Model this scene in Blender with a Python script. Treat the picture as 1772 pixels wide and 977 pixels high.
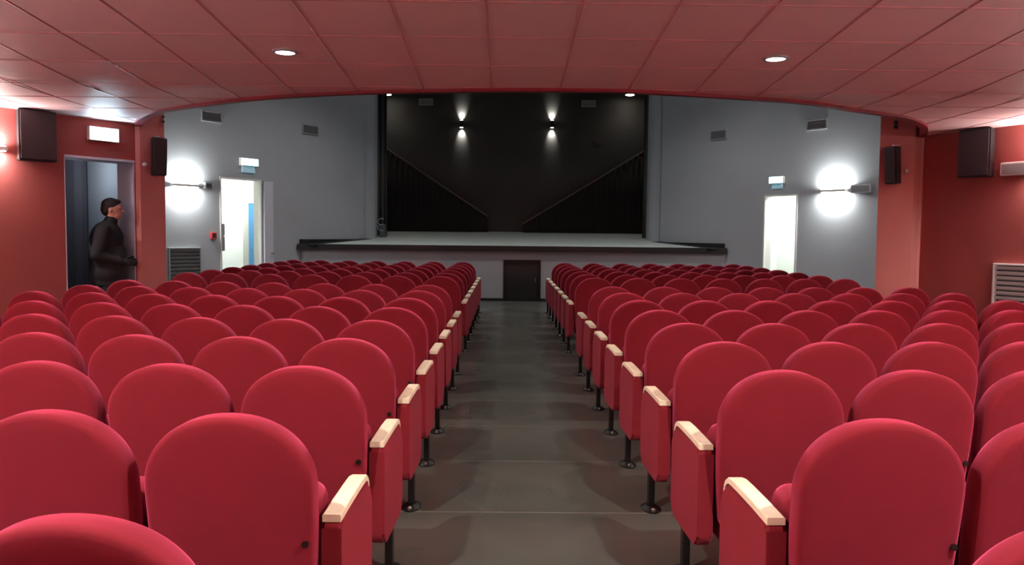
import bpy, bmesh, math, random
from mathutils import Vector, Matrix
random.seed(4)
for o in list(bpy.data.objects): bpy.data.objects.remove(o)
C = bpy.context.scene
COL = C.collection
PI = math.pi

# ------------------------------------------------------------------ camera
F_PX, W_PX = 1400.0, 1772.0
YAW, PITCH, ROLL, CAMX, CAMH = 0.0082, 0.0599, 0.0102, -0.1457, 1.42
cam_d = bpy.data.cameras.new('camera'); cam = bpy.data.objects.new('camera', cam_d); COL.objects.link(cam)
cam_d.sensor_fit = 'HORIZONTAL'; cam_d.sensor_width = 36.0; cam_d.lens = 36.0 * F_PX / W_PX
cam_d.clip_start = 0.05; cam_d.clip_end = 200
cam.matrix_world = (Matrix.Translation((CAMX, 0, CAMH)) @ Matrix.Rotation(-YAW, 4, 'Z')
                    @ Matrix.Rotation(PI/2 - PITCH, 4, 'X') @ Matrix.Rotation(ROLL, 4, 'Z'))
C.camera = cam

# ------------------------------------------------------------------ world, exposure, light levels
w = bpy.data.worlds.new('world'); C.world = w; w.use_nodes = True
w.node_tree.nodes['Background'].inputs[0].default_value = (0.8, 0.85, 1, 1)
w.node_tree.nodes['Background'].inputs[1].default_value = 0.0
C.view_settings.view_transform = 'Standard'; C.view_settings.look = 'None'
C.view_settings.gamma = 1; C.view_settings.use_curve_mapping = False
C.view_settings.exposure = 0.9
P_DOWN = 50.0        # each downlight under the balcony
P_HALL = 135.0        # each ceiling light in the hall
P_SCONCE = 18.0       # each up or down beam of a wall light
P_LOBBY = 60.0

# ------------------------------------------------------------------ materials
def srgb(r, g, b):
    f = lambda c: (c/255/12.92) if c/255 <= 0.04045 else ((c/255+0.055)/1.055)**2.4
    return (f(r), f(g), f(b), 1)
def mat(name, rgb, rough=0.6, metal=0.0, noise=0.0, nscale=8.0, bump=0.0, bscale=60.0, sheen=0.0, sheen_tint=(1,1,1,1), spec=0.5):
    m = bpy.data.materials.new(name); m.use_nodes = True
    nt = m.node_tree; b = nt.nodes['Principled BSDF']
    c = srgb(*rgb); b.inputs['Base Color'].default_value = c
    b.inputs['Roughness'].default_value = rough; b.inputs['Metallic'].default_value = metal
    b.inputs['Specular IOR Level'].default_value = spec
    if sheen:
        b.inputs['Sheen Weight'].default_value = sheen; b.inputs['Sheen Tint'].default_value = sheen_tint
        b.inputs['Sheen Roughness'].default_value = 0.45
    tc = nt.nodes.new('ShaderNodeTexCoord')
    if noise:
        n = nt.nodes.new('ShaderNodeTexNoise'); n.inputs['Scale'].default_value = nscale; n.inputs['Detail'].default_value = 5
        nt.links.new(tc.outputs['Object'], n.inputs['Vector'])
        r = nt.nodes.new('ShaderNodeMapRange'); r.inputs['From Min'].default_value = 0.3; r.inputs['From Max'].default_value = 0.7
        r.inputs['To Min'].default_value = 1-noise; r.inputs['To Max'].default_value = 1+noise
        nt.links.new(n.outputs['Fac'], r.inputs['Value'])
        v = nt.nodes.new('ShaderNodeVectorMath'); v.operation = 'SCALE'; v.inputs[0].default_value = c[:3]
        nt.links.new(r.outputs['Result'], v.inputs['Scale']); nt.links.new(v.outputs['Vector'], b.inputs['Base Color'])
    if bump:
        n2 = nt.nodes.new('ShaderNodeTexNoise'); n2.inputs['Scale'].default_value = bscale; n2.inputs['Detail'].default_value = 4
        nt.links.new(tc.outputs['Object'], n2.inputs['Vector'])
        bp = nt.nodes.new('ShaderNodeBump'); bp.inputs['Strength'].default_value = bump; bp.inputs['Distance'].default_value = 0.01
        nt.links.new(n2.outputs['Fac'], bp.inputs['Height']); nt.links.new(bp.outputs['Normal'], b.inputs['Normal'])
    return m
def emit(name, rgb, strength):
    m = bpy.data.materials.new(name); m.use_nodes = True
    b = m.node_tree.nodes['Principled BSDF']; b.inputs['Base Color'].default_value = (0.6, 0.6, 0.6, 1)
    b.inputs['Emission Color'].default_value = srgb(*rgb); b.inputs['Emission Strength'].default_value = strength
    return m
def grid_mat(name, rgb, joint_rgb, sx, ox, wx, sy, oy, wy, rough, noise=0.05, nscale=3.0, bump=0.0, rough_noise=0.0, joint_gloss=None):
    """flat colour with joint lines on a rectangular grid in object space"""
    m = mat(name, rgb, rough, noise=noise, nscale=nscale, bump=bump, bscale=25)
    nt = m.node_tree; b = nt.nodes['Principled BSDF']; N = nt.nodes.new; Lk = nt.links.new
    tc = N('ShaderNodeTexCoord'); sep = N('ShaderNodeSeparateXYZ'); Lk(tc.outputs['Object'], sep.inputs[0])
    def line(sock, s, o, wd):
        a = N('ShaderNodeMath'); a.operation = 'SUBTRACT'; Lk(sock, a.inputs[0]); a.inputs[1].default_value = o
        p = N('ShaderNodeMath'); p.operation = 'PINGPONG'; Lk(a.outputs[0], p.inputs[0]); p.inputs[1].default_value = s/2
        l = N('ShaderNodeMath'); l.operation = 'LESS_THAN'; Lk(p.outputs[0], l.inputs[0]); l.inputs[1].default_value = wd/2
        return l.outputs[0]
    mx = N('ShaderNodeMath'); mx.operation = 'MAXIMUM'
    Lk(line(sep.outputs['X'], sx, ox, wx), mx.inputs[0]); Lk(line(sep.outputs['Y'], sy, oy, wy), mx.inputs[1])
    mix = N('ShaderNodeMix'); mix.data_type = 'RGBA'
    src = b.inputs['Base Color'].links[0].from_socket
    Lk(src, mix.inputs[6]); mix.inputs[7].default_value = srgb(*joint_rgb); Lk(mx.outputs[0], mix.inputs[0])
    Lk(mix.outputs[2], b.inputs['Base Color'])
    if rough_noise:
        n = N('ShaderNodeTexNoise'); n.inputs['Scale'].default_value = 1.3; n.inputs['Detail'].default_value = 6
        Lk(tc.outputs['Object'], n.inputs['Vector'])
        r = N('ShaderNodeMapRange'); r.inputs['To Min'].default_value = rough-rough_noise; r.inputs['To Max'].default_value = rough+rough_noise
        Lk(n.outputs['Fac'], r.inputs['Value']); Lk(r.outputs['Result'], b.inputs['Roughness'])
    return m

M = {}
M['velvet'] = mat('red_velvet', (118, 25, 36), 0.85, noise=0.05, nscale=5, bump=0.08, bscale=500, sheen=0.8, sheen_tint=(1, 0.14, 0.30, 1), spec=0.2)
M['velvet_side'] = mat('red_panel_cloth', (122, 28, 38), 0.85, noise=0.05, nscale=5, sheen=0.25, sheen_tint=(1, 0.25, 0.35, 1), spec=0.2)
M['wood'] = mat('pale_beech', (244, 230, 200), 0.45, noise=0.08, nscale=14)
M['black_metal'] = mat('black_metal', (28, 25, 24), 0.4, 0.3)
M['steel'] = mat('steel', (200, 200, 195), 0.2, 1.0)
M['plastic'] = mat('dark_plastic', (30, 14, 14), 0.4)
M['floor'] = grid_mat('resin_floor', (86, 86, 80), (150, 142, 130), 6.0, 3.0, 0.004, 0.93, 4.06-0.93, 0.006, 0.30, noise=0.22, nscale=1.1, rough_noise=0.12)
M['ceil'] = grid_mat('red_ceiling_panels', (240, 202, 202), (204, 148, 150), 0.605, 0.322, 0.016, 0.70, 5.14, 0.010, 0.55, noise=0.03, nscale=2.0)
M['bar'] = mat('glossy_red_bars', (204, 142, 144), 0.22)
M['lip'] = mat('dark_red_paint', (120, 22, 40), 0.6)
M['redwall'] = mat('red_wall_paint', (156, 80, 76), 0.8, noise=0.05, nscale=1.2, bump=0.03, spec=0.2)
M['redpillar'] = mat('red_pillar_paint', (204, 134, 128), 0.8, noise=0.04, nscale=2, spec=0.2)
M['grey'] = mat('grey_wall_paint', (174, 182, 188), 0.85, noise=0.04, nscale=1.0, bump=0.03, spec=0.2)
M['greyfront'] = mat('stage_front_paint', (150, 148, 152), 0.8, noise=0.04, nscale=2)
M['hallceil'] = mat('hall_ceiling_paint', (120, 122, 126), 0.9)
M['lobby'] = mat('lobby_white_paint', (232, 234, 228), 0.8)
M['bluegrey'] = mat('corridor_blue_paint', (104, 104, 112), 0.8, noise=0.06, nscale=1.5)
M['jamb'] = mat('pale_blue_jamb', (208, 214, 226), 0.7)
M['stagefloor'] = mat('stage_boards', (205, 214, 208), 0.5, noise=0.06, nscale=2)
M['stageblack'] = mat('stage_black_paint', (52, 50, 47), 0.8, noise=0.1, nscale=1.5)
M['panel'] = mat('dark_back_panel', (60, 58, 54), 0.7, noise=0.08, nscale=1.0)
M['lipblack'] = mat('black_stage_edge', (26, 22, 23), 0.5)
M['drape'] = mat('black_drape', (30, 26, 24), 0.95, sheen=0.1)
M['rail'] = mat('dark_brown_rail', (104, 84, 76), 0.6)
M['leg'] = mat('dark_grey_drape', (84, 90, 90), 0.9)
M['white'] = mat('white_plastic', (225, 225, 222), 0.5)
M['grille'] = mat('grey_metal_grille', (160, 164, 166), 0.5, 0.2)
M['grilledark'] = mat('duct_dark', (84, 86, 87), 0.8)
M['speaker'] = mat('speaker_black', (44, 34, 36), 0.7)
M['speakergrille'] = mat('speaker_grille', (58, 50, 54), 0.75, bump=0.3, bscale=300)
M['lens'] = emit('downlight_lens', (255, 244, 232), 14)
M['exit'] = emit('exit_sign_face', (205, 245, 255), 9)
M['exit2'] = emit('hall_exit_sign_face', (190, 240, 255), 3.0)
M['exitgreen'] = emit('exit_sign_dim', (70, 165, 190), 0.22)
M['tube'] = emit('wall_light_tube', (255, 252, 244), 12)
M['blue'] = mat('blue_door_paint', (70, 130, 176), 0.5)
M['beige'] = mat('beige_frame', (176, 176, 166), 0.6)
M['firered'] = mat('fire_alarm_red', (200, 40, 50), 0.4)
M['skin'] = mat('skin', (196, 140, 122), 0.55, noise=0.05, nscale=20)
M['hair'] = mat('dark_hair', (34, 26, 28), 0.8)
M['coat'] = mat('dark_coat', (25, 22, 25), 0.9, bump=0.1, bscale=40)
M['trousers'] = mat('dark_trousers', (30, 30, 36), 0.9)
M['shoe'] = mat('black_shoe', (20, 18, 18), 0.4)

# ------------------------------------------------------------------ helpers
def mesh_obj(name, bm, m, parent=None, smooth=False, loc=None):
    bmesh.ops.recalc_face_normals(bm, faces=bm.faces)
    me = bpy.data.meshes.new(name); bm.to_mesh(me); bm.free()
    if smooth:
        for p in me.polygons: p.use_smooth = True
    me.materials.append(m)
    o = bpy.data.objects.new(name, me); COL.objects.link(o)
    if parent: o.parent = parent
    if loc: o.location = loc
    return o
def bx(bm, x0, x1, y0, y1, z0, z1, bev=0.0, mtx=None, seg=2):
    v = [bm.verts.new(p) for p in ((x0,y0,z0),(x1,y0,z0),(x1,y1,z0),(x0,y1,z0),(x0,y0,z1),(x1,y0,z1),(x1,y1,z1),(x0,y1,z1))]
    f = [bm.faces.new([v[i] for i in q]) for q in ((3,2,1,0),(4,5,6,7),(0,1,5,4),(1,2,6,5),(2,3,7,6),(3,0,4,7))]
    if bev:
        r = bmesh.ops.bevel(bm, geom=list({e for q in f for e in q.edges}), offset=bev, segments=seg, affect='EDGES', profile=0.5)
        vs = list({vv for vv in v if vv.is_valid} | {vv for q in r['faces'] for vv in q.verts})
    else: vs = v
    if mtx: 
        # gather everything connected
        seen=set(vs); st=list(vs)
        while st:
            a=st.pop()
            for e in a.link_edges:
                o=e.other_vert(a)
                if o not in seen: seen.add(o); st.append(o)
        bmesh.ops.transform(bm, matrix=mtx, verts=list(seen))
def box(name, m, x0, x1, y0, y1, z0, z1, parent=None, bev=0.0):
    bm = bmesh.new(); bx(bm, x0, x1, y0, y1, z0, z1, bev); return mesh_obj(name, bm, m, parent)
def prism(bm, pts, z0, z1):
    a = [bm.verts.new((p[0], p[1], z0)) for p in pts]; b = [bm.verts.new((p[0], p[1], z1)) for p in pts]; n = len(pts)
    bm.faces.new(a[::-1]); bm.faces.new(b)
    for i in range(n): bm.faces.new((a[i], a[(i+1) % n], b[(i+1) % n], b[i]))
def cyl(bm, p, q, r0, r1=None, n=16, caps=True):
    r1 = r0 if r1 is None else r1
    p, q = Vector(p), Vector(q); d = (q-p).normalized()
    u = d.orthogonal().normalized(); v = d.cross(u)
    A = [bm.verts.new(p + r0*(math.cos(2*PI*i/n)*u + math.sin(2*PI*i/n)*v)) for i in range(n)]
    B = [bm.verts.new(q + r1*(math.cos(2*PI*i/n)*u + math.sin(2*PI*i/n)*v)) for i in range(n)]
    for i in range(n): bm.faces.new((A[i], A[(i+1) % n], B[(i+1) % n], B[i]))
    if caps: bm.faces.new(A[::-1]); bm.faces.new(B)
def struct(o): o['kind'] = 'structure'; return o
def thing(name, label, cat, loc=(0,0,0), rz=0.0, group=None):
    o = bpy.data.objects.new(name, None); COL.objects.link(o); o.location = loc; o.rotation_euler = (0, 0, rz)
    o.empty_display_size = 0.1
    o['label'] = label; o['category'] = cat
    if group: o['group'] = group
    return o
def tag(o, label, cat, group=None):
    o['label'] = label; o['category'] = cat
    if group: o['group'] = group
    return o
def lamp(kind, name, loc, energy, color=(1, 0.93, 0.85), rot=(0, 0, 0), size=0.1, size_y=None, spot=None, blend=0.5, parent=None):
    l = bpy.data.lights.new(name, kind); l.energy = energy; l.color = color
    if kind == 'AREA':
        l.shape = 'RECTANGLE' if size_y else 'DISK'; l.size = size
        if size_y: l.size_y = size_y
    elif kind == 'SPOT': l.spot_size = spot; l.spot_blend = blend; l.shadow_soft_size = size
    else: l.shadow_soft_size = size
    o = bpy.data.objects.new(name, l); COL.objects.link(o); o.location = loc; o.rotation_euler = rot
    if parent: o.parent = parent
    return o
def wall(name, m, P, Q, z0, z1, t, side, holes=()):
    """wall along P->Q with thickness t on the given side (+1 = left of P->Q), holes = (s0, s1, za, zb)"""
    P, Q = Vector(P), Vector(Q); d = (Q-P); L = d.length; d.normalize(); n = Vector((-d.y, d.x))*side
    bm = bmesh.new()
    def seg(s0, s1, a, b):
        if s1-s0 < 1e-4 or b-a < 1e-4: return
        c = [P+d*s0, P+d*s1, P+d*s1+n*t, P+d*s0+n*t]
        prism(bm, [(q.x, q.y) for q in c], a, b)
    s = 0.0
    for h in sorted(holes):
        seg(s, h[0], z0, z1); seg(h[0], h[1], z0, h[2]); seg(h[0], h[1], h[3], z1); s = h[1]
    seg(s, L, z0, z1)
    return struct(mesh_obj(name, bm, m))
def on_wall(P, Q, x):
    """parameter frame of a wall at world x: (point, angle) with local +X along wall P->Q"""
    P, Q = Vector(P), Vector(Q); t = (x-P.x)/(Q.x-P.x); p = P+(Q-P)*t
    return p, math.atan2(Q.y-P.y, Q.x-P.x), (p-P).length

# ------------------------------------------------------------------ room plan
ZC, SLOPE, YB = 2.70, 0.074, 7.30            # ceiling height at the balcony edge
LP, LQ = (-5.49, 8.665), (-4.648, 9.948)     # left red wall line
RP, RQ = (5.63, 9.09), (5.10, 10.20)
LN = (-5.90, 8.04); RN = (5.98, 8.357)
HALL_Z = 5.6
GL0, GL1 = (-6.60, 13.95), (-3.40, 18.75)    # left grey wall
GR0, GR1 = (6.60, 13.95), (3.40, 18.75)
STF = 17.10; STZ = 1.165
def stz(y): return STZ + 0.07*(y-STF)

bm = bmesh.new(); bx(bm, -7.4, 7.4, -2.4, 19.5, -0.12, 0.0)
struct(mesh_obj('floor', bm, M['floor']))

# ceiling under the balcony (a slab whose front edge curves)
EDGE = [(-4.66, 9.96), (-4.38, 9.43), (-3.99, 8.875), (-3.71, 8.61), (-3.2, 8.24), (-2.5, 7.81), (-1.61, 7.47), (-0.9, 7.33), (-0.29, 7.255), (0.4, 7.225),
        (0.99, 7.245), (1.81, 7.425), (2.71, 7.72), (3.28, 8.09), (3.975, 8.51), (4.34, 8.87), (4.62, 9.25), (4.80, 9.58), (4.98, 9.95), (5.09, 10.27)]
def catmull(pts, k=6):
    out = []
    for i in range(len(pts)-1):
        p0 = Vector(pts[max(i-1, 0)]); p1 = Vector(pts[i]); p2 = Vector(pts[i+1]); p3 = Vector(pts[min(i+2, len(pts)-1)])
        for j in range(k):
            t = j/k
            out.append(0.5*((2*p1)+(p2-p0)*t+(2*p0-5*p1+4*p2-p3)*t*t+(3*p1-p0-3*p2+p3)*t**3))
    out.append(Vector(pts[-1])); return out
edge = catmull(EDGE)
def zceil(y): return ZC + SLOPE*max(0.0, YB-y)
full = [Vector((-6.05, 7.75)), Vector((-5.55, 8.7))] + edge + [Vector((5.68, 9.1)), Vector((6.15, 8.1))]
bm = bmesh.new(); rows = []
for p in full:
    r = []
    ys = [-2.4, 0, 2, 4, 6, 7.0] + [7.0+(p.y-7.0)*t for t in (0.35, 0.7, 1.0)]
    for y in ys: r.append((bm.verts.new((p.x, y, zceil(y))), bm.verts.new((p.x, y, zceil(y)+0.30))))
    rows.append(r)
for a, b in zip(rows, rows[1:]):
    for i in range(len(a)-1):
        bm.faces.new((a[i][0], a[i+1][0], b[i+1][0], b[i][0])); bm.faces.new((a[i][1], b[i][1], b[i+1][1], a[i+1][1]))
struct(mesh_obj('ceiling', bm, M['ceil'], smooth=False))
# the rounded glossy bars of the panel grid
def yedge(x):
    for a, b in zip(full, full[1:]):
        if a.x <= x <= b.x: return a.y+(b.y-a.y)*(x-a.x)/(b.x-a.x)
    return 7.6
def bar(bm, P, Q, r=0.008, h=0.005, n=8):
    P, Q = Vector(P), Vector(Q); d = (Q-P).normalized(); sd = d.cross(Vector((0, 0, 1))).normalized(); up = sd.cross(d)
    A, B = [], []
    for i in range(n+1):
        t = PI*i/n; o = sd*(r*math.cos(t))-up*(h*math.sin(t))+up*0.001
        A.append(bm.verts.new(P+o)); B.append(bm.verts.new(Q+o))
    for i in range(n): bm.faces.new((A[i], A[i+1], B[i+1], B[i]))
bm = bmesh.new()
k = -9
while 0.322+0.605*k < 5.9:
    x = 0.322+0.605*k; k += 1
    if x < -5.8: continue
    ye = yedge(x)-0.01
    bar(bm, (x, -2.3, zceil(-2.3)), (x, min(ye, YB), zceil(min(ye, YB))))
    if ye > YB: bar(bm, (x, YB, ZC), (x, ye, ZC))
y = 5.14-0.7*10
while y < 10.2:
    xs = [-5.95+0.05*i for i in range(239)]; run = []
    for x in xs+[99]:
        if x < 50 and yedge(x) > y+0.02: run.append(x)
        else:
            if len(run) > 3: bar(bm, (run[0], y, zceil(y)), (run[-1], y, zceil(y)))
            run = []
    y += 0.7
struct(mesh_obj('ceiling_grid', bm, M['bar'], smooth=True))
# balcony front with its thin dark lip
bm = bmesh.new(); n = len(edge)
nrm = []
for i, p in enumerate(edge):
    d = (edge[min(i+1, n-1)]-edge[max(i-1, 0)]).normalized(); nrm.append(Vector((-d.y, d.x)))
ring = []
for p, q in zip(edge, nrm):
    z = zceil(p.y); o = p+q*0.07; i_ = p-q*0.012
    ring.append([bm.verts.new(v) for v in ((i_.x, i_.y, z-0.026), (o.x, o.y, z-0.026), (o.x, o.y, z+1.0), (i_.x, i_.y, z+1.0))])
for a, b in zip(ring, ring[1:]):
    for k in range(4): bm.faces.new((a[k], b[k], b[(k+1) % 4], a[(k+1) % 4]))
bm.faces.new(ring[0]); bm.faces.new(ring[-1][::-1])
struct(mesh_obj('trim_1', bm, M['lip']))

# ------------------------------------------------------------------ red rear room walls
pD0, aL, sD0 = on_wall(LP, LQ, -5.13); pD1, _, sD1 = on_wall(LP, LQ, -4.665)
wall('wall_left', M['redwall'], LP, LQ, 0, 3.1, 0.34, 1, [(sD0, sD1, 0.0, 2.255)])
wall('wall_left_rear', M['redwall'], (-5.95, -2.4), LN, 0, 3.9, 0.2, 1)
wall('wall_left_bend', M['redwall'], LN, LP, 0, 3.1, 0.2, 1)
wall('wall_right', M['redwall'], RP, RQ, 0, 3.1, 0.2, -1)
wall('wall_right_rear', M['redwall'], (6.05, -2.4), RN, 0, 3.9, 0.2, -1)
wall('wall_right_bend', M['redwall'], RN, RP, 0, 3.1, 0.2, -1)
wall('wall_back', M['redwall'], (-6.2, -2.4), (6.3, -2.4), 0, HALL_Z, 0.2, -1)
# pale jamb lining of the doorway and its thin frame line
d = (Vector(LQ)-Vector(LP)).normalized(); nn = Vector((-d.y, d.x))
bm = bmesh.new()
q0 = pD1-d*0.012
prism(bm, [(q0.x, q0.y), (pD1.x, pD1.y), (pD1.x+nn.x*0.34, pD1.y+nn.y*0.34), (q0.x+nn.x*0.34, q0.y+nn.y*0.34)], 0, 2.255)
q1 = pD0+d*0.012
prism(bm, [(pD0.x, pD0.y), (q1.x, q1.y), (q1.x+nn.x*0.34, q1.y+nn.y*0.34), (pD0.x+nn.x*0.34, pD0.y+nn.y*0.34)], 0, 2.255)
prism(bm, [((pD0-nn*0.012).x, (pD0-nn*0.012).y), ((pD1-nn*0.012).x, (pD1-nn*0.012).y), (pD1.x+nn.x*0.34, pD1.y+nn.y*0.34), (pD0.x+nn.x*0.34, pD0.y+nn.y*0.34)], 2.235, 2.262)
struct(mesh_obj('door_1', bm, M['jamb']))
# corridor behind the doorway
def poly_wall(name, m, pts, z0, z1, t, side):
    bm = bmesh.new()
    for a, b in zip(pts, pts[1:]):
        P, Q = Vector(a), Vector(b); dd = (Q-P).normalized(); k = Vector((-dd.y, dd.x))*side*t
        prism(bm, [(P.x, P.y), (Q.x, Q.y), (Q.x+k.x, Q.y+k.y), (P.x+k.x, P.y+k.y)], z0, z1)
    return struct(mesh_obj(name, bm, m))
poly_wall('wall_corridor', M['bluegrey'], [(-5.95, 9.4), (-7.0, 9.9), (-6.6, 11.4), (-6.0, 11.25), (-6.0, 11.6), (-4.95, 11.2), (-4.75, 10.45)], 0, 3.0, 0.1, 1)
poly_wall('wall_corridor_near', M['bluegrey'], [(-6.05, 8.55), (-5.95, 9.4)], 0, 3.0, 0.1, 1)
bm = bmesh.new(); prism(bm, [(-6.05, 8.4), (-4.95, 10.1), (-4.75, 10.5), (-4.95, 11.3), (-6.7, 11.6), (-7.1, 9.8)], 2.62, 2.7)
struct(mesh_obj('ceiling_corridor', bm, M['bluegrey']))

# pillars that end the red walls
bm = bmesh.new(); prism(bm, [(-4.648, 9.93), (-4.60, 9.94), (-4.42, 10.22), (-4.76, 10.85), (-5.0, 10.85), (-4.93, 10.13)], 0, HALL_Z)
struct(mesh_obj('wall_pillar_left', bm, M['redpillar']))
bm = bmesh.new(); prism(bm, [(5.06, 10.2), (4.93, 10.10), (4.56, 10.25), (4.88, 10.8), (5.3, 10.8), (5.3, 10.25)], 0, HALL_Z)
struct(mesh_obj('wall_pillar_right', bm, M['redpillar']))

# ------------------------------------------------------------------ grey hall
pa, aGL, sa = on_wall(GL0, GL1, -5.584); pb, _, sb = on_wall(GL0, GL1, -5.041)
pc, aGR, sc = on_wall(GR0, GR1, 5.48); pd, _, sd = on_wall(GR0, GR1, 5.042)
wall('wall_left_hall', M['grey'], GL0, GL1, 0, HALL_Z, 0.2, 1, [(sa, sb, 0, 2.45)])
wall('wall_right_hall', M['grey'], GR0, GR1, 0, HALL_Z, 0.2, -1, [(sc, sd, 0, 2.25)])
poly_wall('wall_left_hall_side', M['grey'], [(-4.85, 10.7), (-6.9, 12.3), (-6.6, 13.95)], 0, HALL_Z, 0.15, 1)
poly_wall('wall_right_hall_side', M['grey'], [(5.25, 10.75), (6.9, 12.3), (6.6, 13.95)], 0, HALL_Z, 0.15, -1)
for s, nm in ((-1, 'left'), (1, 'right')):   # rounded corners into the stage opening
    bm = bmesh.new()
    arc = [(3.42, 18.72), (3.34, 18.84), (3.27, 18.92), (3.22, 19.0), (3.20, 19.1), (3.20, 19.32), (3.7, 19.32), (3.75, 18.75)]
    prism(bm, [(s*a, b) for a, b in arc], 0, HALL_Z)
    struct(mesh_obj('wall_%s_proscenium' % nm, bm, M['grey']))
    wall('wall_%s_upper' % nm, M['grey'], (s*6.0, -2.3), (s*6.2, 12.3), 3.3, HALL_Z, 0.15, -s)
bm = bmesh.new(); prism(bm, [(-7.4, -2.4), (7.4, -2.4), (7.4, 14.2), (3.4, 19.4), (-3.4, 19.4), (-7.4, 14.2)], HALL_Z, HALL_Z+0.1)
struct(mesh_obj('ceiling_hall', bm, M['hallceil']))
bm = bmesh.new(); bx(bm, -3.3, 3.3, 19.0, 19.3, 4.95, HALL_Z)
struct(mesh_obj('wall_proscenium_header', bm, M['stageblack']))

# ------------------------------------------------------------------ stage
YBK = 21.55
bm = bmesh.new()
pts = [(-4.49, STF), (4.49, STF), (3.40, 18.74), (3.2, 19.0), (3.2, 19.3), (5.0, 19.3), (5.0, YBK+0.05), (-5.0, YBK+0.05), (-5.0, 19.3), (-3.2, 19.3), (-3.2, 19.0), (-3.40, 18.74)]
top = [bm.verts.new((x, y, stz(y))) for x, y in pts]; bot = [bm.verts.new((x, y, stz(y)-0.08)) for x, y in pts]
bm.faces.new(top); bm.faces.new(bot[::-1])
for i in range(len(pts)): j = (i+1) % len(pts); bm.faces.new((top[i], bot[i], bot[j], top[j]))
struct(mesh_obj('floor_stage', bm, M['stagefloor']))
bm = bmesh.new(); bx(bm, -4.52, 4.52, STF-0.10, STF-0.005, 1.055, STZ+0.004, 0.008)
struct(mesh_obj('trim_2', bm, M['lipblack']))
wall('wall_stage_front', M['greyfront'], (-4.5, STF), (4.5, STF), 0, 1.08, 0.15, 1, [(4.5-0.19, 4.5+0.60, 0, 0.875)])
bm = bmesh.new(); bx(bm, -4.5, -0.19, STF-0.02, STF-0.001, 0, 0.06); bx(bm, 0.60, 4.5, STF-0.02, STF-0.001, 0, 0.06)
struct(mesh_obj('baseboard_stage', bm, M['lipblack']))
bm = bmesh.new()
for s in (-1, 1):
    P = Vector((s*4.49, STF)); Q = Vector((s*3.41, 18.73)); dd = (Q-P).normalized(); k = Vector((-dd.y, dd.x))*s
    a = [(P.x, P.y), (Q.x, Q.y), (Q.x+k.x*0.05, Q.y+k.y*0.05), (P.x+k.x*0.05, P.y+k.y*0.05)]
    prism(bm, a, STZ, STZ+0.10)
    a = [(P.x, P.y), (Q.x, Q.y), (Q.x+k.x*0.25, Q.y+k.y*0.25), (P.x+k.x*0.40, P.y+k.y*0.40)]
    lo = [bm.verts.new((x, y, stz(y)-0.01)) for x, y in a]; hi = [bm.verts.new((x, y, stz(y)+0.004)) for x, y in a]
    bm.faces.new(lo); bm.faces.new(hi[::-1])
    for i in range(4): bm.faces.new((lo[i], lo[(i+1) % 4], hi[(i+1) % 4], hi[i]))
struct(mesh_obj('baseboard_proscenium', bm, M['lipblack']))
hd = thing('stage_hatch', 'dark low double-leaf hatch set in the grey stage front at the aisle end', 'hatch', (0.205, STF, 0))
bm = bmesh.new(); bx(bm, -0.39, 0.39, 0.03, 0.07, 0.02, 0.865); mesh_obj('hatch_panel', bm, M['lipblack'], hd)
bm = bmesh.new()
for a in ((-0.395, -0.36, 0, 0.875), (0.36, 0.395, 0, 0.875)): bx(bm, a[0], a[1], -0.012, 0.05, a[2], a[3])
bx(bm, -0.36, 0.36, -0.012, 0.05, 0.84, 0.875); bx(bm, -0.36, 0.36, -0.012, 0.05, 0.0, 0.03); mesh_obj('hatch_frame', bm, M['black_metal'], hd)
bm = bmesh.new(); bx(bm, 0.27, 0.29, -0.01, 0.03, 0.40, 0.50, 0.004); mesh_obj('hatch_handle', bm, M['grilledark'], hd)
# stage house
wall('wall_stage_back', M['panel'], (-5.1, YBK), (5.1, YBK), 0, 5.4, 0.15, 1)
wall('wall_stage_left', M['stageblack'], (-5.0, 19.32), (-5.0, YBK), 0, 5.4, 0.15, 1)
wall('wall_stage_right', M['stageblack'], (5.0, 19.32), (5.0, YBK), 0, 5.4, 0.15, -1)
wall('wall_stage_return_left', M['stageblack'], (-5.1, 19.32), (-3.25, 19.32), 0, HALL_Z, 0.08, 1)
wall('wall_stage_return_right', M['stageblack'], (3.25, 19.32), (5.1, 19.32), 0, HALL_Z, 0.08, 1)
bm = bmesh.new(); bx(bm, -5.1, 5.1, 19.0, YBK+0.1, 5.24, 5.34); struct(mesh_obj('ceiling_stage', bm, M['stageblack']))

def pleated(bm, x0, x1, y, z0f, z1f, amp=0.035, per=0.14, n=80, t=0.012):
    """a hanging cloth with folds: front and back sheets joined"""
    F, B = [], []
    for i in range(n+1):
        x = x0+(x1-x0)*i/n; yy = y+amp*math.sin(2*PI*(x-x0)/per)+0.3*amp*math.sin(5.1*x)
        F.append((bm.verts.new((x, yy, z0f(x))), bm.verts.new((x, yy, z1f(x)))))
        B.append((bm.verts.new((x, yy+t, z0f(x))), bm.verts.new((x, yy+t, z1f(x)))))
    for i in range(n):
        bm.faces.new((F[i][0], F[i+1][0], F[i+1][1], F[i][1])); bm.faces.new((B[i][0], B[i][1], B[i+1][1], B[i+1][0]))
        bm.faces.new((F[i][1], F[i+1][1], B[i+1][1], B[i][1])); bm.faces.new((F[i][0], B[i][0], B[i+1][0], F[i+1][0]))
    for k in (0, n): bm.faces.new((F[k][0], F[k][1], B[k][1], B[k][0]))
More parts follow.
